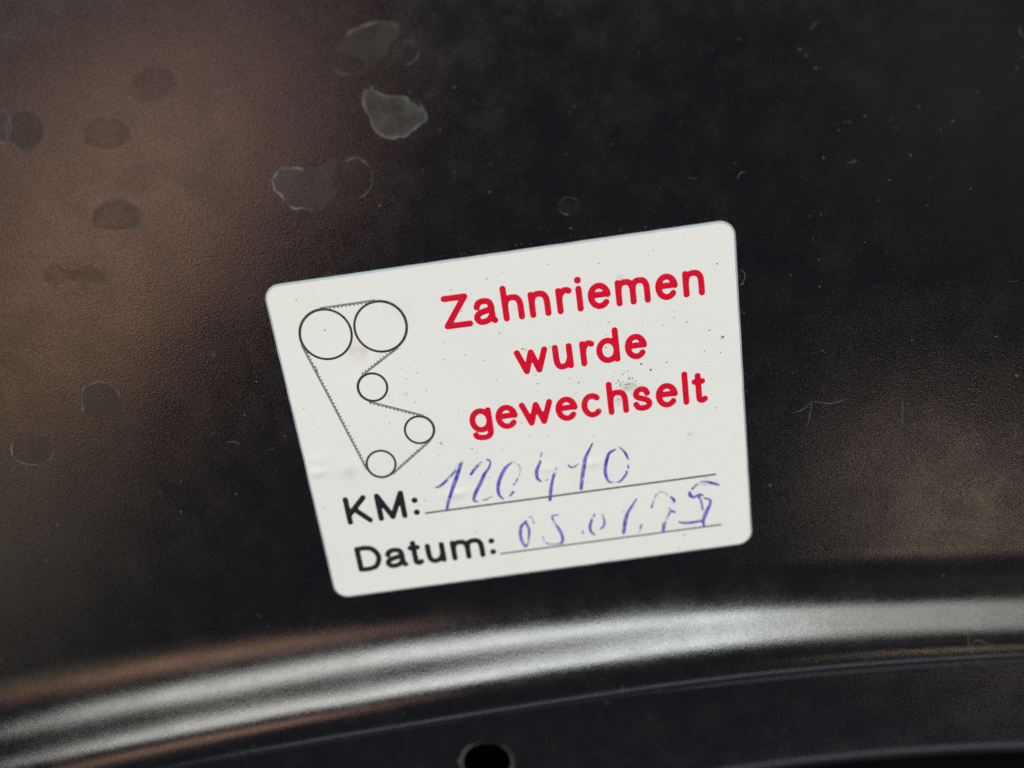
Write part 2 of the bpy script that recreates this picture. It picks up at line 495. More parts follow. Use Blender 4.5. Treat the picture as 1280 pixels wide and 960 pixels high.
# ------------------------------------------------------------------ dust, fibres and scratches on the paint
def speck_mesh(name, items, zf, mat, parent, label=None):
    vs, fs = [], []
    for (x, y, r, el, an, h) in items:
        b = len(vs); n = 6
        for k in range(n):
            a = 2 * math.pi * k / n
            s = random.uniform(.7, 1.25)
            dx, dy = r * el * s * math.cos(a), r * s * math.sin(a)
            X = x + dx * math.cos(an) - dy * math.sin(an); Y = y + dx * math.sin(an) + dy * math.cos(an)
            vs.append((X, Y, float(zf(X, Y)) + .004))
        vs.append((x, y, float(zf(x, y)) + h))
        for k in range(n): fs.append((b + k, b + (k + 1) % n, b + n))
    o = mesh_obj(name, vs, fs, mat, parent)
    tag(o, label, kind="stuff")
    return o

def on_sticker(x, y, mg=.4):
    return abs(x) < 26 + mg and abs(y) < 20 + mg

items = []
for (u, v_, r) in [(1138, 194, 1.6), (1112, 225, 1.4), (1120, 160, .9), (1213, 236, 1.3), (1245, 421, 1.6), (1271, 470, 2.4), (1205, 548, 2.2), (1140, 425, 1.2),
                   (1155, 400, 1.1), (1128, 528, 1.4), (962, 606, 1.3), (988, 344, 1.3), (928, 355, 1.6), (465, 110, 2.2), (490, 250, 1.0), (612, 240, 1.2), (226, 640, 2.0),
                   (235, 546, 1.0), (266, 542, 1.2), (226, 475, 1.0), (140, 443, 1.5), (475, 257, 2.0), (512, 115, 1.1), (1180, 140, 1.0), (550, 162, 1.0), (758, 878, 1.8),
                   (812, 896, 2.0), (980, 912, 1.4), (1055, 874, 1.2), (650, 690, 1.3), (1020, 85, 1.5), (1067, 200, 1.2), (1012, 270, 1.0), (498, 780, 1.6), (325, 772, 1.1)]:
    x, y = P(u, v_)
    items.append((x, y, r * .058, random.uniform(1, 1.8), random.uniform(0, 3), .05))
for _ in range(800):
    u, v_ = random.uniform(-60, 1340), random.uniform(-60, 1000)
    x, y = P(u, v_)
    if on_sticker(x, y): continue
    if math.hypot(x - HC[0], y - HC[1]) < HR + .3: continue
    r = .022 + .05 * random.random() ** 4
    if v_ > 740: r *= .8
    items.append((x, y, r, random.uniform(1, 3.0), random.uniform(0, 3.14), .02))
speck_mesh("dust_speck", items, sheet_z, M_DUST, panel, "fine pale dust specks scattered over the black paint")

def ribbon(pts, w, zf, dz, smooth=True):
    """thin ribbon mesh data along mm points"""
    pts = [np.array(p, float) for p in pts]
    vs, fs = [], []
    for i, p in enumerate(pts):
        a = pts[max(i - 1, 0)]; b = pts[min(i + 1, len(pts) - 1)]
        d = (b - a) / max(1e-9, np.linalg.norm(b - a)); nrm = np.array([-d[1], d[0]])
        ww = w(i / (len(pts) - 1)) if callable(w) else w
        for s in (-1, 0, 1):
            q = p + nrm * s * ww / 2
            vs.append((q[0], q[1], float(zf(q[0], q[1])) + dz * (1. if s == 0 else .3)))
    for i in range(len(pts) - 1):
        for k in (0, 1):
            fs.append((i * 3 + k, i * 3 + k + 1, i * 3 + 3 + k + 1, i * 3 + 3 + k))
    return vs, fs

def catmull(pts, n=8):
    pts = [np.array(p, float) for p in pts]
    e = [2 * pts[0] - pts[1]] + pts + [2 * pts[-1] - pts[-2]]
    out = []
    for i in range(len(pts) - 1):
        p0, p1, p2, p3 = e[i:i + 4]
        for s in range(n):
            t = s / n
            out.append(.5 * ((2 * p1) + (-p0 + p2) * t + (2 * p0 - 5 * p1 + 4 * p2 - p3) * t * t + (-p0 + 3 * p1 - 3 * p2 + p3) * t ** 3))
    out.append(pts[-1])
    return out

FIB = [[(990, 516), (1003, 512), (1015, 502)], [(1015, 502), (1013, 516), (1009, 534)], [(1015, 502), (1040, 504), (1062, 498)],
       [(1128, 500), (1128, 514), (1128, 527)], [(1234, 584), (1248, 594), (1256, 597), (1274, 588)], [(1256, 597), (1244, 610), (1236, 625)],
       [(815, 858), (816, 848), (821, 850), (820, 842)], [(925, 336), (931, 342), (930, 350), (924, 358)], [(1262, 525), (1270, 540), (1268, 552)],
       [(1214, 792), (1208, 806), (1216, 818), (1226, 812)], [(1270, 563), (1276, 567)], [(1208, 806), (1220, 800), (1240, 803)],
       [(1012, 37), (1018, 31), (1022, 28)], [(1274, 32), (1276, 42), (1280, 46)], [(1058, 203), (1066, 203), (1071, 200)], [(922, 224), (925, 217), (932, 214)],
       [(773, 852), (776, 846)], [(262, 122), (278, 112), (300, 110)], [(284, 553), (292, 552), (300, 555)], [(962, 610), (964, 604)]]
vs, fs = [], []
for f in FIB:
    a, b = ribbon(catmull([P(*p, z=float(sheet_z(*P(*p)))) for p in f], 6), lambda t: .03 + .045 * math.sin(math.pi * t), sheet_z, .03)
    fs += [tuple(i + len(vs) for i in q) for q in b]; vs += a
for _ in range(90):                                             # short hairline scratches, mostly up the left
    u, v_ = (random.uniform(0, 620), random.uniform(0, 640)) if random.random() < .6 else (random.uniform(0, 1280), random.uniform(0, 960))
    x, y = P(u, v_)
    if on_sticker(x, y, 1.5) or math.hypot(x - HC[0], y - HC[1]) < HR + 1.5: continue
    an = random.gauss(.2, .9); L = random.uniform(.25, 1.1)
    pts = [(x + L * t * math.cos(an + .3 * t), y + L * t * math.sin(an + .3 * t)) for t in (0, .33, .66, 1)]
    a, b = ribbon(catmull(pts, 2), .028, sheet_z, .012)
    fs += [tuple(i + len(vs) for i in q) for q in b]; vs += a
tag(mesh_obj("fine_fibre", vs, fs, M_DUST, panel), "thin pale fibres and hairline scratches on the black paint", kind="stuff")

# ------------------------------------------------------------------ the sticker
sticker = empty("service_sticker")
tag(sticker, "white service sticker with red lettering and blue handwriting on the black metal panel", "sticker")

W2, H2, RC = 26.0, 20.0, 1.75
def wob(x, y):
    """tiny wobble of the cut outline"""
    return .035 * mnoise.noise(Vector((x * .45, y * .45, 3.0))) + .02 * mnoise.noise(Vector((x * 2.2, y * 2.2, 8.0)))
def outline(inset):
    out = []
    w, h, r = W2 - inset, H2 - inset, max(RC - inset, .2)
    def side(a, b, n):
        for k in range(n): out.append((a[0] + (b[0] - a[0]) * k / n, a[1] + (b[1] - a[1]) * k / n))
    def corner(cx, cy, a0):
        for k in range(14):
            a = math.radians(a0 + 90 * k / 14); out.append((cx + r * math.cos(a), cy + r * math.sin(a)))
    side((-(w - r), -h), (w - r, -h), 90); corner(w - r, -(h - r), -90)
    side((w, -(h - r)), (w, h - r), 70); corner(w - r, h - r, 0)
    side((w - r, h), (-(w - r), h), 90); corner(-(w - r), h - r, 90)
    side((-w, h - r), (-w, -(h - r)), 70); corner(-(w - r), -(h - r), 180)
    return out
base_o = outline(0)
def loop(inset, z_of):
    res = []
    for (x, y) in outline(inset):
        k = wob(x, y); l = math.hypot(x, y)
        x2, y2 = x + k * x / l, y + k * y / l
        res.append((x2, y2, z_of(x2, y2)))
    return res
# cut edge: rounded rim of the vinyl
ev, ef = [], []
prof = [(-.05, .0, 0), (-.05, .05, 0), (.03, .11, 0), (.12, -.012, 1), (.20, .0, 1)]
N = len(base_o)
for (ins, dz, top) in prof:
    ev += loop(ins, (lambda x, y, dz=dz: float(sticker_z(x, y)) + dz) if top else (lambda x, y, dz=dz: float(sheet_z(x, y)) + dz))
for k in range(len(prof) - 1):
    for i in range(N):
        j = (i + 1) % N
        ef.append((k * N + i, k * N + j, (k + 1) * N + j, (k + 1) * N + i))
mesh_obj("sticker_edge", ev, ef, M_EDGE, sticker)
# face: graded grid in concentric loops towards the middle is awkward for bulges, so a grid clipped to the outline
G = .25
gx = np.arange(-W2 - G, W2 + 2 * G, G); gy = np.arange(-H2 - G, H2 + 2 * G, G)
ins = .20
def rr_sdf(x, y):
    w, h, r = W2 - ins, H2 - ins, RC - ins
    qx = abs(x) - (w - r); qy = abs(y) - (h - r)
    return math.hypot(max(qx, 0), max(qy, 0)) + min(max(qx, qy), 0) - r
idx = {}; sv = []; sf = []
S = [[rr_sdf(x, y) for x in gx] for y in gy]
def gv(i, j):
    if (i, j) not in idx:
        x, y = gx[i], gy[j]; d = S[j][i]
        if d > 0 or d > -G * .3:
            e = 1e-3
            nxn = (rr_sdf(x + e, y) - rr_sdf(x - e, y)) / (2 * e); nyn = (rr_sdf(x, y + e) - rr_sdf(x, y - e)) / (2 * e)
            x -= nxn * d; y -= nyn * d
            l = math.hypot(x, y); k = wob(x, y); x += k * x / l; y += k * y / l
        idx[(i, j)] = len(sv); sv.append((x, y, float(sticker_z(x, y))))
    return idx[(i, j)]
for j in range(len(gy) - 1):
    for i in range(len(gx) - 1):
        c = [S[j][i], S[j][i + 1], S[j + 1][i + 1], S[j + 1][i]]
        if min(c) < -G * .3:
            sf.append((gv(i, j), gv(i + 1, j), gv(i + 1, j + 1), gv(i, j + 1)))
mesh_obj("sticker_face", sv, sf, M_VINYL, sticker)

# crumbs of dust and old glue caught along the cut edge
items = []
for (x, y) in outline(-.0):
    if random.random() < (.75 if y > 19.5 else .28):
        l = math.hypot(x, y); off = random.uniform(.10, .34)
        q = mnoise.noise(Vector((x * .5, y * .5, 2.0)))
        if q < -.1: continue
        tx = math.pi / 2 if abs(x) > W2 - .3 else 0.
        items.append((x * (1 + off / l), y * (1 + off / l) + (off * .8 if y > 19.5 else 0), random.uniform(.015, .045), random.uniform(1.2, 4.0), tx + random.gauss(0, .35), .03))
speck_mesh("edge_crumb", items, sheet_z, M_DUST, sticker, "pale crumbs of dust along the sticker edge")

# ------------------------------------------------------------------ strokes -> one relief mesh per letter
def stroke_mesh(name, strokes, mat, parent, height=.02, base=.004, grid=.06, label=None):
    """strokes: list of polylines [(x, y, radius, density)] in mm. The union of round-ended strokes as a low dome."""
    segs = []
    for st in strokes:
        if len(st) == 1: segs.append((st[0], st[0]))
        for a, b in zip(st[:-1], st[1:]): segs.append((a, b))
    A = np.array([s[0] for s in segs], float); B = np.array([s[1] for s in segs], float)
    rm = max(A[:, 2].max(), B[:, 2].max()) + 2 * grid
    x0, y0 = min(A[:, 0].min(), B[:, 0].min()) - rm, min(A[:, 1].min(), B[:, 1].min()) - rm
    x1, y1 = max(A[:, 0].max(), B[:, 0].max()) + rm, max(A[:, 1].max(), B[:, 1].max()) + rm
    X, Y = np.meshgrid(np.arange(x0, x1 + grid, grid), np.arange(y0, y1 + grid, grid))
    best = np.full(X.shape, 1e9); RA = np.zeros(X.shape); DE = np.zeros(X.shape); NX = np.zeros(X.shape); NY = np.zeros(X.shape)
    for a, b in zip(A, B):
        d = b[:2] - a[:2]; L2 = d @ d
        t = np.clip(((X - a[0]) * d[0] + (Y - a[1]) * d[1]) / L2, 0, 1) if L2 > 1e-12 else np.zeros(X.shape)
        cx = a[0] + d[0] * t; cy = a[1] + d[1] * t
        r = a[2] + (b[2] - a[2]) * t; de = a[3] + (b[3] - a[3]) * t
        dist = np.hypot(X - cx, Y - cy)
        s = dist - r
        m_ = s < best
        best = np.where(m_, s, best); RA = np.where(m_, r, RA); DE = np.where(m_, de, DE)
        dd = np.maximum(dist, 1e-9)
        NX = np.where(m_, (X - cx) / dd, NX); NY = np.where(m_, (Y - cy) / dd, NY)
    inside = best < -.02 * grid
    edge = best > -.35 * grid
    X2 = np.where(edge, X - NX * best, X); Y2 = np.where(edge, Y - NY * best, Y)
    q = np.clip(1 + best / np.maximum(RA, 1e-6), 0, 1)                # 0 centre .. 1 edge
    Zr = np.where(edge, 0, height * np.sqrt(np.clip(1 - q ** 2.5, 0, 1)))
    Z = sticker_z(X2, Y2) + base + Zr
    Hn, Wn = X.shape
    cell = inside[:-1, :-1] | inside[1:, :-1] | inside[:-1, 1:] | inside[1:, 1:]
    JJ, II = np.nonzero(cell)
    used = {}; vs = []; fs = []; den = []
    for j, i in zip(JJ, II):
        f = []
        for (jj, ii) in ((j, i), (j, i + 1), (j + 1, i + 1), (j + 1, i)):
            k = jj * Wn + ii
            if k not in used:
                used[k] = len(vs); vs.append((X2[jj, ii], Y2[jj, ii], Z[jj, ii])); den.append(DE[jj, ii])
            f.append(used[k])
        fs.append(f)
    o = mesh_obj(name, vs, fs, mat, parent, attrs=dict(amount=den))
    if label: o["label"] = label
    return o

def arc(cx, cy, rx, ry, a0, a1, n=22):
    return [(cx + rx * math.cos(math.radians(a0 + (a1 - a0) * k / n)), cy + ry * math.sin(math.radians(a0 + (a1 - a0) * k / n))) for k in range(n + 1)]
def cr(*p): return [tuple(q) for q in catmull(p, 7)]

AS, CP = 1.47, 1.35
ARCH = cr((0, .5), (.06, .78), (.24, .96), (.52, 1.0), (.80, .95), (.96, .76), (1, .5), (1, 0))
GL = {
    'Z': [[(.03, CP), (.93, CP), (0, 0), (1, 0)]],
    'a': [cr((.06, .74), (.18, .93), (.46, 1.0), (.76, .94), (.88, .72), (.88, .42), (.89, .18), (.93, .06), (1, 0)),
          cr((.88, .60), (.62, .53), (.28, .46), (.05, .34), (0, .18), (.14, .02), (.38, -.01), (.68, .08), (.88, .30))],
    'h': [[(0, AS), (0, 0)], ARCH],
    'n': [[(0, 1), (0, 0)], ARCH],
    'm': [[(0, 1), (0, 0)], [(x * .5, y) for x, y in ARCH], [(.5 + x * .5, y) for x, y in ARCH]],
    'r': [[(0, 1), (0, 0)], cr((0, .5), (.12, .78), (.45, .97), (.75, 1.0), (1, .95))],
    'i': [[(0, .98), (0, 0)], [(0, 1.40)]],
    'e': [[(.0, .56), (1, .56)], arc(.5, .5, .5, .5, 4, 318, 34)],
    'w': [[(0, 1), (.27, 0), (.5, .94), (.73, 0), (1, 1)]],
    'u': [[(0, 1), (0, .45)] + cr((0, .45), (.06, .17), (.24, .02), (.48, 0), (.78, .10), (1, .42)), [(1, 1), (1, 0)]],
    'd': [[(1, AS), (1, 0)], arc(.5, .5, .5, .5, 0, 360, 36)],
    'g': [[(1, 1), (1, -.08)] + cr((1, -.08), (.93, -.30), (.70, -.42), (.42, -.42), (.18, -.36), (.08, -.24)), arc(.5, .5, .5, .5, 0, 360, 36)],
    'c': [arc(.52, .5, .52, .5, 48, 315, 30)],
    's': [cr((.90, .77), (.74, .95), (.46, 1.0), (.16, .92), (.05, .73), (.20, .58), (.55, .49), (.90, .37), (1, .20), (.82, .04), (.48, 0), (.16, .06), (0, .23))],
    'l': [[(0, AS), (0, 0)]],
    't': [[(.38, 1.30), (.38, .25)] + cr((.38, .25), (.42, .06), (.60, 0), (.82, .0), (1, .06)), [(0, 1), (.82, 1)]],
    'K': [[(0, CP), (0, 0)], [(0, .40), (.88, CP)], [(.34, .72), (1, 0)]],
    'M': [[(0, 0), (.0, CP), (.5, .03), (1, CP), (1, 0)]],
    'D': [[(0, CP), (0, 0)], [(0, CP)] + cr((.0, CP), (.48, CP), (.80, CP * .88), (1, CP * .52), (.82, CP * .12), (.48, 0), (.0, 0))],
    ':': [[(0, .12)], [(0, .83)]],
}

def baseline(p, q):
    (x0, y0), (x1, y1) = P(*p), P(*q)
    return lambda x: y0 + (y1 - y0) * (x - x0) / (x1 - x0)

def write(line, base, xh, r, mat, desc, height):
    """line: [(char, left point, right point)] measured outer ink limits"""
    for (ch, pl, pr) in line:
        xl, xr = P(*pl)[0] + r, P(*pr)[0] - r
        if ch in 'il': xl = xr = (xl + xr) / 2
        if xr < xl: xr = xl
        yb = base((xl + xr) / 2) + r; h = xh - 2 * r
        sl = base(1.) - base(0.)
        strokes = []
        for st in GL[ch]:
            strokes.append([(xl + (xr - xl) * x, yb + h * y + sl * (xr - xl) * (x - .5), r * (1.12 if len(st) == 1 else 1), 1.) for (x, y) in st])
        stroke_mesh("letter", strokes, mat, sticker, height=height, label=f"{desc} letter {ch}" if ch != ':' else f"{desc} colon")

RR = .35
# measured limits of every printed letter
L1 = [('Z', (556.1, 409.8), (591.9, 405.2)), ('a', (593.4, 401.3), (623.3, 402)), ('h', (628, 387.2), (655.5, 388.8)), ('n', (661.1, 382.5), (688.3, 382.5)),
      ('r', (695.6, 379.4), (714.6, 363.8)), ('i', (720.2, 373.1), (728.3, 373.1)), ('e', (734.3, 370), (763.2, 366.9)), ('m', (769, 366.9), (812.6, 365.3)),
      ('e', (818.4, 357.5), (846.7, 354.4)), ('n', (852.8, 354.4), (880, 352.8))]
L2 = [('w', (641.7, 438.4), (683.9, 435.3)), ('u', (689.6, 435.3), (717.4, 455.6)), ('r', (723.6, 430.6), (742.6, 428.3)), ('d', (745, 438.4), (775.3, 446.3)),
      ('e', (780.3, 430.6), (808.2, 427.5))]
L3 = [('g', (586.2, 522.5), (614.4, 517.5)), ('e', (619.2, 521.3), (647, 516.3)), ('w', (648.1, 505), (689.9, 500)), ('e', (694, 510), (721.7, 506.3)),
      ('c', (726.3, 505), (753.4, 508.8)), ('h', (758.6, 497.5), (785, 500)), ('s', (789.6, 490), (815, 501.3)), ('e', (819.2, 493.8), (846.7, 488.8)),
      ('l', (851.8, 483.8), (860.4, 483.8)), ('t', (863.8, 476.9), (884.6, 497.5))]
RED_H = .018
write(L1, baseline((562, 411.0), (876, 368.9)), 3.03, RR, M_RED, "red top line", RED_H)
write(L2, baseline((656, 467.6), (796, 448.3)), 3.03, RR, M_RED, "red middle line", RED_H)
write(L3, baseline((634, 535.6), (857, 505.4)), 3.03, RR, M_RED, "red lower line", RED_H)
LK = [('K', (434.9, 653.3), (466.6, 649.8)), ('M', (473.8, 649.8), (509.9, 644.7)), (':', (514.4, 622.7), (522.6, 622.7))]
LD = [('D', (449.0, 713.4), (477.3, 696.3)), ('a', (482, 701.4), (511, 705.7)), ('t', (509.4, 685), (530.9, 702.3)), ('u', (531.6, 686), (558.6, 698)),
      ('m', (562.8, 682.5), (606, 686)), (':', (610.3, 672.5), (618.4, 672.5))]
RB = .335
BK = baseline((437.5, 655.4), (506, 647.0))
BD = baseline((452, 714.2), (585, 697.9))
write(LK, BK, 2.93, RB, M_BLACK, "black kilometre line", .05)
write(LD, BD, 2.80, RB, M_BLACK, "black date line", .05)

# ruled lines to write on
for (a, b, w) in (((532.6, 640.6), (893.5, 592.0), .235), ((626.2, 691.2), (900.6, 654.8), .20)):
    (xa, ya), (xb, yb) = P(*a), P(*b)
    stroke_mesh("ruled_line", [[(xa, ya, w / 2, 1), (xb, yb, w / 2, 1)]], M_RULE, sticker, height=.006, grid=.07)

# ------------------------------------------------------------------ the belt drive diagram
RG = [(407.6, 417.6, 2.88), (475.8, 407.9, 2.90), (466.0, 483.4, 1.66), (524.4, 536.6, 1.68), (476.6, 579.2, 1.69)]
rings = []
for (u, v_, r) in RG:
    c = P(u, v_)
    rings.append((np.array(c), r))
    n = 96
    w = .26
    vs, fs = [], []
    for k in range(n):
        a = 2 * math.pi * k / n
        for s in (-.5, 0, .5):
            q = (r + s * w)
            x, y = c[0] + q * math.cos(a), c[1] + q * math.sin(a)
            vs.append((x, y, float(sticker_z(x, y)) + (.016 if s else .020)))
    for k in range(n):
        k2 = (k + 1) % n
        for s in (0, 1): fs.append((k * 3 + s, k * 3 + s + 1, k2 * 3 + s + 1, k2 * 3 + s))
    mesh_obj("pulley_ring", vs, fs, M_RING, sticker)

# belt path: clockwise round pulleys 0,1,3,4 and counter-clockwise round pulley 2 (the tensioner)
order = [0, 1, 2, 3, 4]; sgn = {0: 1, 1: 1, 2: -1, 3: 1, 4: 1}       # +1: pulley lies on the right of the path
OFF = .16
tang = []
for k in range(5):
    i, j = order[k], order[(k + 1) % 5]
    ci, ri = rings[i]; cj, rj = rings[j]
    ri = (ri + OFF) * sgn[i]; rj = (rj + OFF) * sgn[j]
    d = cj - ci; L = np.linalg.norm(d); d = d / L
    left = np.array([-d[1], d[0]])
    s = (ri - rj) / L; c = math.sqrt(1 - s * s)
    nrm = left * c + d * s                                            # left-hand unit normal of the tangent
    tang.append((ci + nrm * ri, cj + nrm * rj))
bw = .25
for k in range(5):
    a, b = tang[k]
    L = np.linalg.norm(b - a); d = (b - a) / L; right = np.array([d[1], -d[0]])
    pitch = .43; nt = max(2, int(L / pitch)); pitch = L / nt
    vs, fs = [], []
    def V(p): vs.append((p[0], p[1], float(sticker_z(p[0], p[1])) + .009)); return len(vs) - 1
    for t in range(nt):
        s0 = a + d * pitch * t
        q = [V(s0 - right * bw / 2), V(s0 + d * pitch - right * bw / 2), V(s0 + d * pitch + right * bw / 2), V(s0 + d * pitch * .80 + right * bw / 2), V(s0 + d * pitch * .20 + right * bw / 2), V(s0 + right * bw / 2)]
        fs.append(tuple(q[::-1]))
        fs.append((q[4], q[3], V(s0 + d * pitch * .62 + right * (bw / 2 + .15)), V(s0 + d * pitch * .38 + right * (bw / 2 + .15)))[::-1])
    mesh_obj("toothed_belt_run", vs, fs, M_BELT, sticker, smooth=False)
# wrapped parts of the belt hug the rings
for k in range(5):
    i = order[(k + 1) % 5]
    c, r = rings[i]
    pa = tang[k][1] - c; pb = tang[(k + 1) % 5][0] - c
    a0 = math.atan2(pa[1], pa[0]); a1 = math.atan2(pb[1], pb[0])
    if sgn[i] > 0:
        while a1 > a0: a1 -= 2 * math.pi
    else:
        while a1 < a0: a1 += 2 * math.pi
    n = max(4, int(abs(a1 - a0) / .08))
    pts = [(c[0] + (r + OFF - .03) * math.cos(a0 + (a1 - a0) * t / n), c[1] + (r + OFF - .03) * math.sin(a0 + (a1 - a0) * t / n)) for t in range(n + 1)]
    a, b = ribbon(pts, .11, sticker_z, .012)
    mesh_obj("toothed_belt_wrap", a, b, M_BELT, sticker)

# ------------------------------------------------------------------ handwriting
def hw(pts, dens=.8, w=2.6):
    """stroke through measured points; w = pen width in photo pixels, scalar or list; dens scalar or list"""
    n = len(pts)
    ws = w if isinstance(w, (list, tuple)) else [w] * n
    ds = dens if isinstance(dens, (list, tuple)) else [dens] * n
    q = []
    for p, a, b in zip(pts, ws, ds):
        x, y = P(*p)
        q.append((x, y, a * .053, min(1.1, b + .10)))
    return [tuple(t) for t in catmull(q, 6)] if n > 1 else q

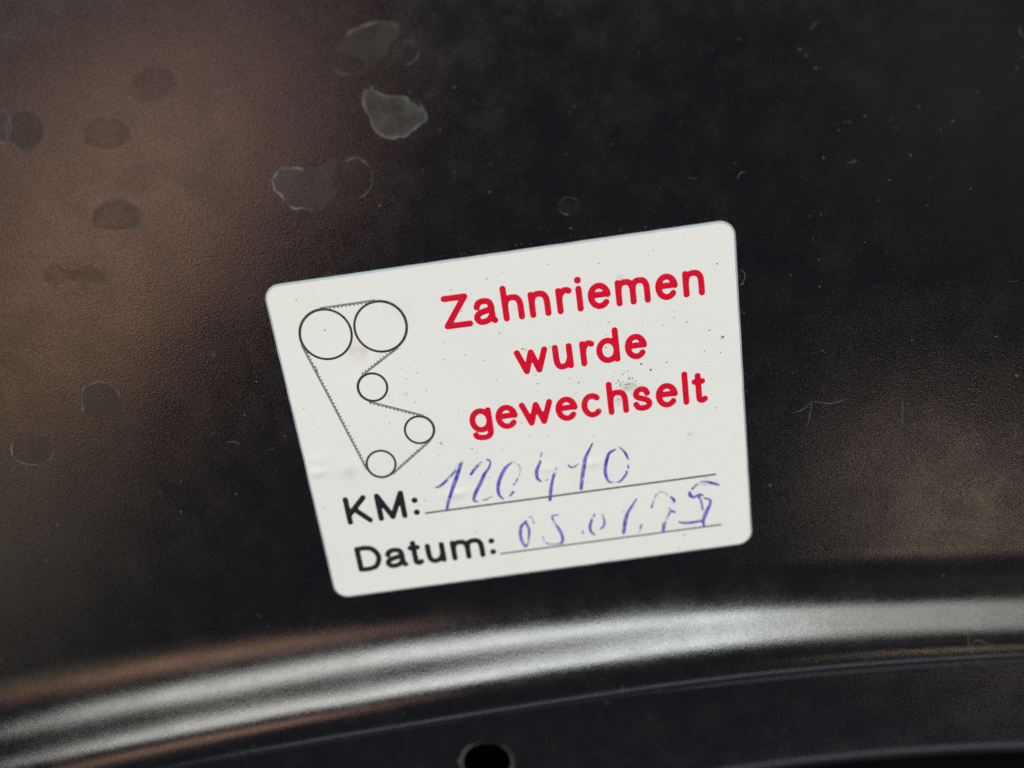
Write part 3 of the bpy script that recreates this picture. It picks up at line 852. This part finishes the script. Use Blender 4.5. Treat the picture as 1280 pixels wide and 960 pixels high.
DG = {
 'one': ([hw([(543.3, 609.2), (550.4, 606.5), (561.9, 596.1), (570, 586), (576.1, 577)], [.35, .62, .55, .42, .35], [2, 3, 3.2, 2.6, 2.4]),
          hw([(576.8, 577), (573.9, 586.3), (569.5, 599.4), (565.2, 611.4), (560.8, 625.6), (558.8, 636)], [.38, .95, 1.05, .8, .62, .75], [3.8, 4.2, 4.6, 4.2, 3.6, 3.2])]),
 'two': ([hw([(588.7, 592), (594.7, 584), (601.3, 578), (607, 575)], [.6, .62, .45, .3], [3, 3.6, 3.2, 2]),
          hw([(609.5, 573.5), (612.8, 576.4), (611.1, 584), (605.6, 591.7), (601.3, 601.6), (595.8, 612.5), (592.5, 621.3), (593.6, 625.8), (597, 625.6)],
             [.4, .7, .82, .8, .75, .66, .58, .6, .5], [2.4, 2.2, 2.6, 3.8, 4.2, 4.2, 4, 2.6, 2]),
          hw([(602.4, 624), (607.8, 623.5), (616.6, 618.5)], [.3, .35, .28], [1.6, 1.8, 1.4]),
          hw([(587.5, 600), (588, 594)], [.22, .3], [1.6, 2])]),
 'zero': ([hw([(639, 577.5), (631.9, 584), (626.4, 593.9), (623.1, 603.8), (622.6, 611.4), (624.2, 618), (629, 623)], [.8, .98, 1.0, .85, .8, .9, .5], [2, 3.8, 4.2, 4.2, 4, 3.2, 2]),
           hw([(640, 577), (644, 577.2), (649.4, 581.9), (650, 589.5), (647.2, 597.2), (642.3, 604.9)], [.3, .36, .38, .3, .36, .42], [1.5, 1.8, 1.8, 1.5, 2, 2.2]),
           hw([(641.4, 614.4), (637, 619.6)], [.7, .35], [3.2, 1.6])]),
 'four': ([hw([(677, 565.2), (674.8, 572.8), (675.0, 577), (671.5, 584.9), (670.6, 591.4), (672, 597.4), (675.9, 600.7)], [.5, .3, .85, .95, .85, .75, .5], [1.8, 2, 2.8, 3.9, 4.0, 3.6, 2.2]),
           hw([(680.8, 600.2), (686.3, 597.4)], [.4, .3], [2, 1.6]),
           hw([(695.6, 584.5), (692.8, 591.4), (690.6, 599.1), (688.6, 610), (687.4, 623.7)], [.4, .45, .98, .72, .85], [2.6, 3.6, 3.4, 3.8, 3.8])]),
 'tick': ([hw([(709.8, 577.4), (710.9, 581), (714.2, 583.3), (718.5, 582.1), (722.9, 578.6)], [.35, .6, .68, .55, .35], [1.4, 1.8, 2, 2, 1.6]),
           hw([(740.1, 553.7), (735.5, 563), (731.1, 572.8), (729.5, 583.8), (727.8, 594.7), (726.2, 610)], [.75, .95, .98, .62, .58, .55], [1.8, 3.2, 4.2, 4.4, 4.4, 3.8])]),
 'last': ([hw([(768.5, 561.0), (761.2, 565.7), (757.9, 575), (756.3, 586), (757.4, 594.7), (761.2, 601.3), (766, 602)], [.7, .85, .85, .75, .8, .7, .35], [2.4, 3.4, 3.8, 4.0, 3.4, 2.6, 1.6]),
           hw([(766, 602), (770, 602), (776, 599.8), (782.5, 591.4), (783, 588.5)], [.35, .4, .62, .65, .6], [1.4, 1.6, 2.6, 2.8, 2.8]),
           hw([(785, 584), (784.7, 579.5)], [.55, .45], [2.4, 1.8]),
           hw([(785, 573), (782.7, 568), (780.3, 564.1), (774.3, 558)], [.5, .75, .6, .35], [1.8, 2.8, 2.6, 2]),
           hw([(768, 561), (774, 561.6)], [.3, .3], [1.2, 1.2])]),
 'd_zero': ([hw([(657.2, 650.7), (651.5, 657.6), (650.5, 667.9), (653.2, 677), (657.2, 681.8), (660.0, 678.2), (661, 670.2), (661.2, 661), (657.6, 652)],
                [.55, .7, .9, .72, .62, .5, .62, 1.0, .5], [3, 3.6, 3.8, 3.4, 2.8, 2, 2.2, 3.2, 2.4]),
             hw([(660.6, 645.8), (664.6, 645.6), (667, 652.6)], [.3, .35, .5], [1.3, 1.4, 1.8])]),
 'd_five': ([hw([(697, 642.7), (690.4, 643.8), (691.5, 649.6), (695.0, 655)], [.5, .45, .5, .35], [1.8, 2, 2.6, 2]),
             hw([(695.6, 655.9), (699.6, 662.2), (703, 670.2), (702.4, 677), (698.4, 678.4)], [1., .9, .72, .68, .5], [3, 3.6, 3.2, 3.2, 2]),
             hw([(698, 679), (689.3, 679.3), (682.4, 677.4), (678.4, 670)], [.35, .45, .5, .4], [1.5, 1.5, 1.8, 1.5]),
             hw([(704.1, 642.1), (712.2, 644.4)], [.35, .3], [1.6, 1.3])]),
 'd_dot': ([hw([(728.2, 663.6), (728.4, 666.4)], [.42, .42], [2.8, 2.8])]),
 'd_zero2': ([hw([(743.1, 642.1), (739.7, 648.4), (737.4, 656.4), (738.5, 663.3), (743, 667.4)], [.45, .62, .85, .6, .5], [2.6, 2.8, 3.6, 2.8, 2.2]),
              hw([(752.8, 642.1), (755.1, 649.6), (754.5, 656.4), (751.1, 659.5)], [.35, .5, .5, .6], [1.8, 2.4, 2.6, 2.6])]),
 'd_one': ([hw([(795.8, 621.5), (790.6, 630), (784.9, 639.3), (781.5, 649.6), (779.2, 665)], [.45, .55, .72, .68, .42], [2, 2.6, 3.8, 4.6, 3.6])]),
 'd_dot2': ([hw([(801.4, 655.4), (798.6, 663.6)], [.52, .34], [2.8, 2.2])]),
 'd_two': ([hw([(814.1, 633.0), (817, 624.4), (820.4, 616.9), (827.3, 613.5), (834.1, 617.5)], [.62, .35, .35, .3, .3], [2.8, 1.8, 1.6, 1.5, 1.5]),
            hw([(838, 620), (842, 624), (841, 628)], [.5, .75, .35], [2.2, 3.6, 2.4]),
            hw([(834, 630), (838.7, 637), (843, 639)], [.25, .5, .6], [1.6, 2.4, 2.6]),
            hw([(838, 637), (834.1, 645), (832, 651)], [.5, .45, .35], [3, 3, 3]),
            hw([(829.6, 654), (828.6, 663.6)], [.55, .62], [4.2, 4])]),
 'd_five2': ([hw([(897.6, 604.8), (890, 603), (884.5, 601.5), (876, 601.2), (870.8, 603.7)], [.9, .62, .45, .38, .35], [2.8, 3.6, 3, 2, 1.6]),
              hw([(884, 605), (872, 604.6), (865.1, 609.5)], [.35, .42, .5], [1.8, 2, 3.2]),
              hw([(861.6, 614.5), (862.6, 618.5), (867.4, 620.8)], [.8, .95, .8], [3.4, 4.2, 3]),
              hw([(867.4, 619.8), (874.2, 617.0), (878, 618.4)], [.7, .6, .5], [2.4, 2.6, 2.2]),
              hw([(872, 618), (876, 626.5), (877.7, 636)], [.7, .6, .42], [3.2, 3, 2.4]),
              hw([(880, 621.6), (886.6, 623.6), (887, 629.5), (882.3, 639.3), (878.8, 649.6), (879.4, 656)], [.6, .7, .55, .78, .85, .7], [2, 2.6, 3.4, 4.6, 3.6, 2.6]),
              hw([(847.9, 651.6), (856, 652.6), (866, 651.8), (878.8, 649.6)], [.42, .68, .66, .6], [2.2, 3.2, 3.4, 3])]),
}
for nm in DG:
    lab = "handwritten blue dot in the date" if 'dot' in nm else ("faded blue handwritten date digit" if nm.startswith('d_') else "blue handwritten kilometre digit")
    stroke_mesh("handwritten_dot" if 'dot' in nm else "handwritten_digit", DG[nm], M_INK, sticker, height=.003, base=.022, grid=.05, label=lab)

# ------------------------------------------------------------------ dirt on the sticker
items = []
def sp(u, v_, r, el=1.2, an=None):
    x, y = P(u, v_)
    items.append((x, y, r * .082, el, random.uniform(0, 3.1) if an is None else an, .022))
for t in [(757, 434, 1.0), (801, 454, 1.3), (813, 461.5, 1.6), (833, 452, .9), (723, 477.5, 1.1), (711.5, 472.5, .7), (672, 479, 1.1), (670, 468, .6), (621, 474, .7),
          (605, 450, .8), (582, 443, .8), (886, 412, 1.1), (903, 420, 1.3), (842, 396.5, .8), (858, 401.5, .9), (829, 406, .7), (608, 348, 1.0), (685.5, 330, .8), (896, 329, 1.1),
          (748, 329, .9), (406.5, 412, 1.0), (370.5, 374, .9), (522, 465, .8), (509, 473, .7), (533, 487, .8), (519, 502, .8), (486, 495, .7), (487, 528, .8), (556, 449, .8), (555, 427, .7),
          (564, 362, .8), (577, 388, .8), (624, 416, .8), (640, 429, .5), (778, 467, .9), (773, 475, 1.1), (770, 478, .8), (775, 479, .9), (787, 479, 1.2), (790, 472, 1.2), (786, 473, .9),
          (757, 418, .9), (760, 402, .8), (720, 490, .6), (675, 529, .6), (652, 528, .8), (590, 560, 1.0), (595, 565, .6), (628, 561, .8), (585, 559, .5), (550, 568, .6),
          (525, 590, .6), (532, 625, 1.0), (595.5, 664, 1.0), (596, 560, .5), (735, 602, .7), (860, 549, .6), (855, 650, .6), (848, 684, .8), (380, 510, .7), (392, 521, .6), (895, 600, .6),
          (772, 498, .8), (773, 505, .7), (685, 545, .8), (742, 545, .7), (440, 380, .7), (550, 400, .5), (612, 596, .8), (765, 593, .5), (718, 602, .8), (880, 438, .7), (900, 440, .8)]:
    sp(*t)
sp(653.5, 435.5, .9, 2.6, .1); sp(657, 437, .7, 2.2, .4); sp(551.5, 553.5, .7, 4.0, -1.15); sp(855, 668, .8, 3.2, -.55); sp(783, 479.5, .6, 6, .1); sp(396.5, 463, 1.2, 1.6, 1.2)
sp(786, 472, .8, 3, .8); sp(894, 509, .6, 2.6, 0); sp(779, 638, .7, 2.6, -.2); sp(395, 459, .8, 2.5, -.9)
for _ in range(22):
    sp(random.gauss(783, 10), random.gauss(480, 7), random.uniform(.3, .8))
for _ in range(150):
    x, y = random.uniform(-25, 25), random.uniform(-19, 19)
    items.append((x, y, random.uniform(.015, .042), random.uniform(1, 1.8), random.uniform(0, 3), .02))
speck_mesh("dirt_speck", items, lambda x, y: sticker_z(x, y) + .02, M_DIRT, sticker, "tiny dark dirt specks on the white sticker")
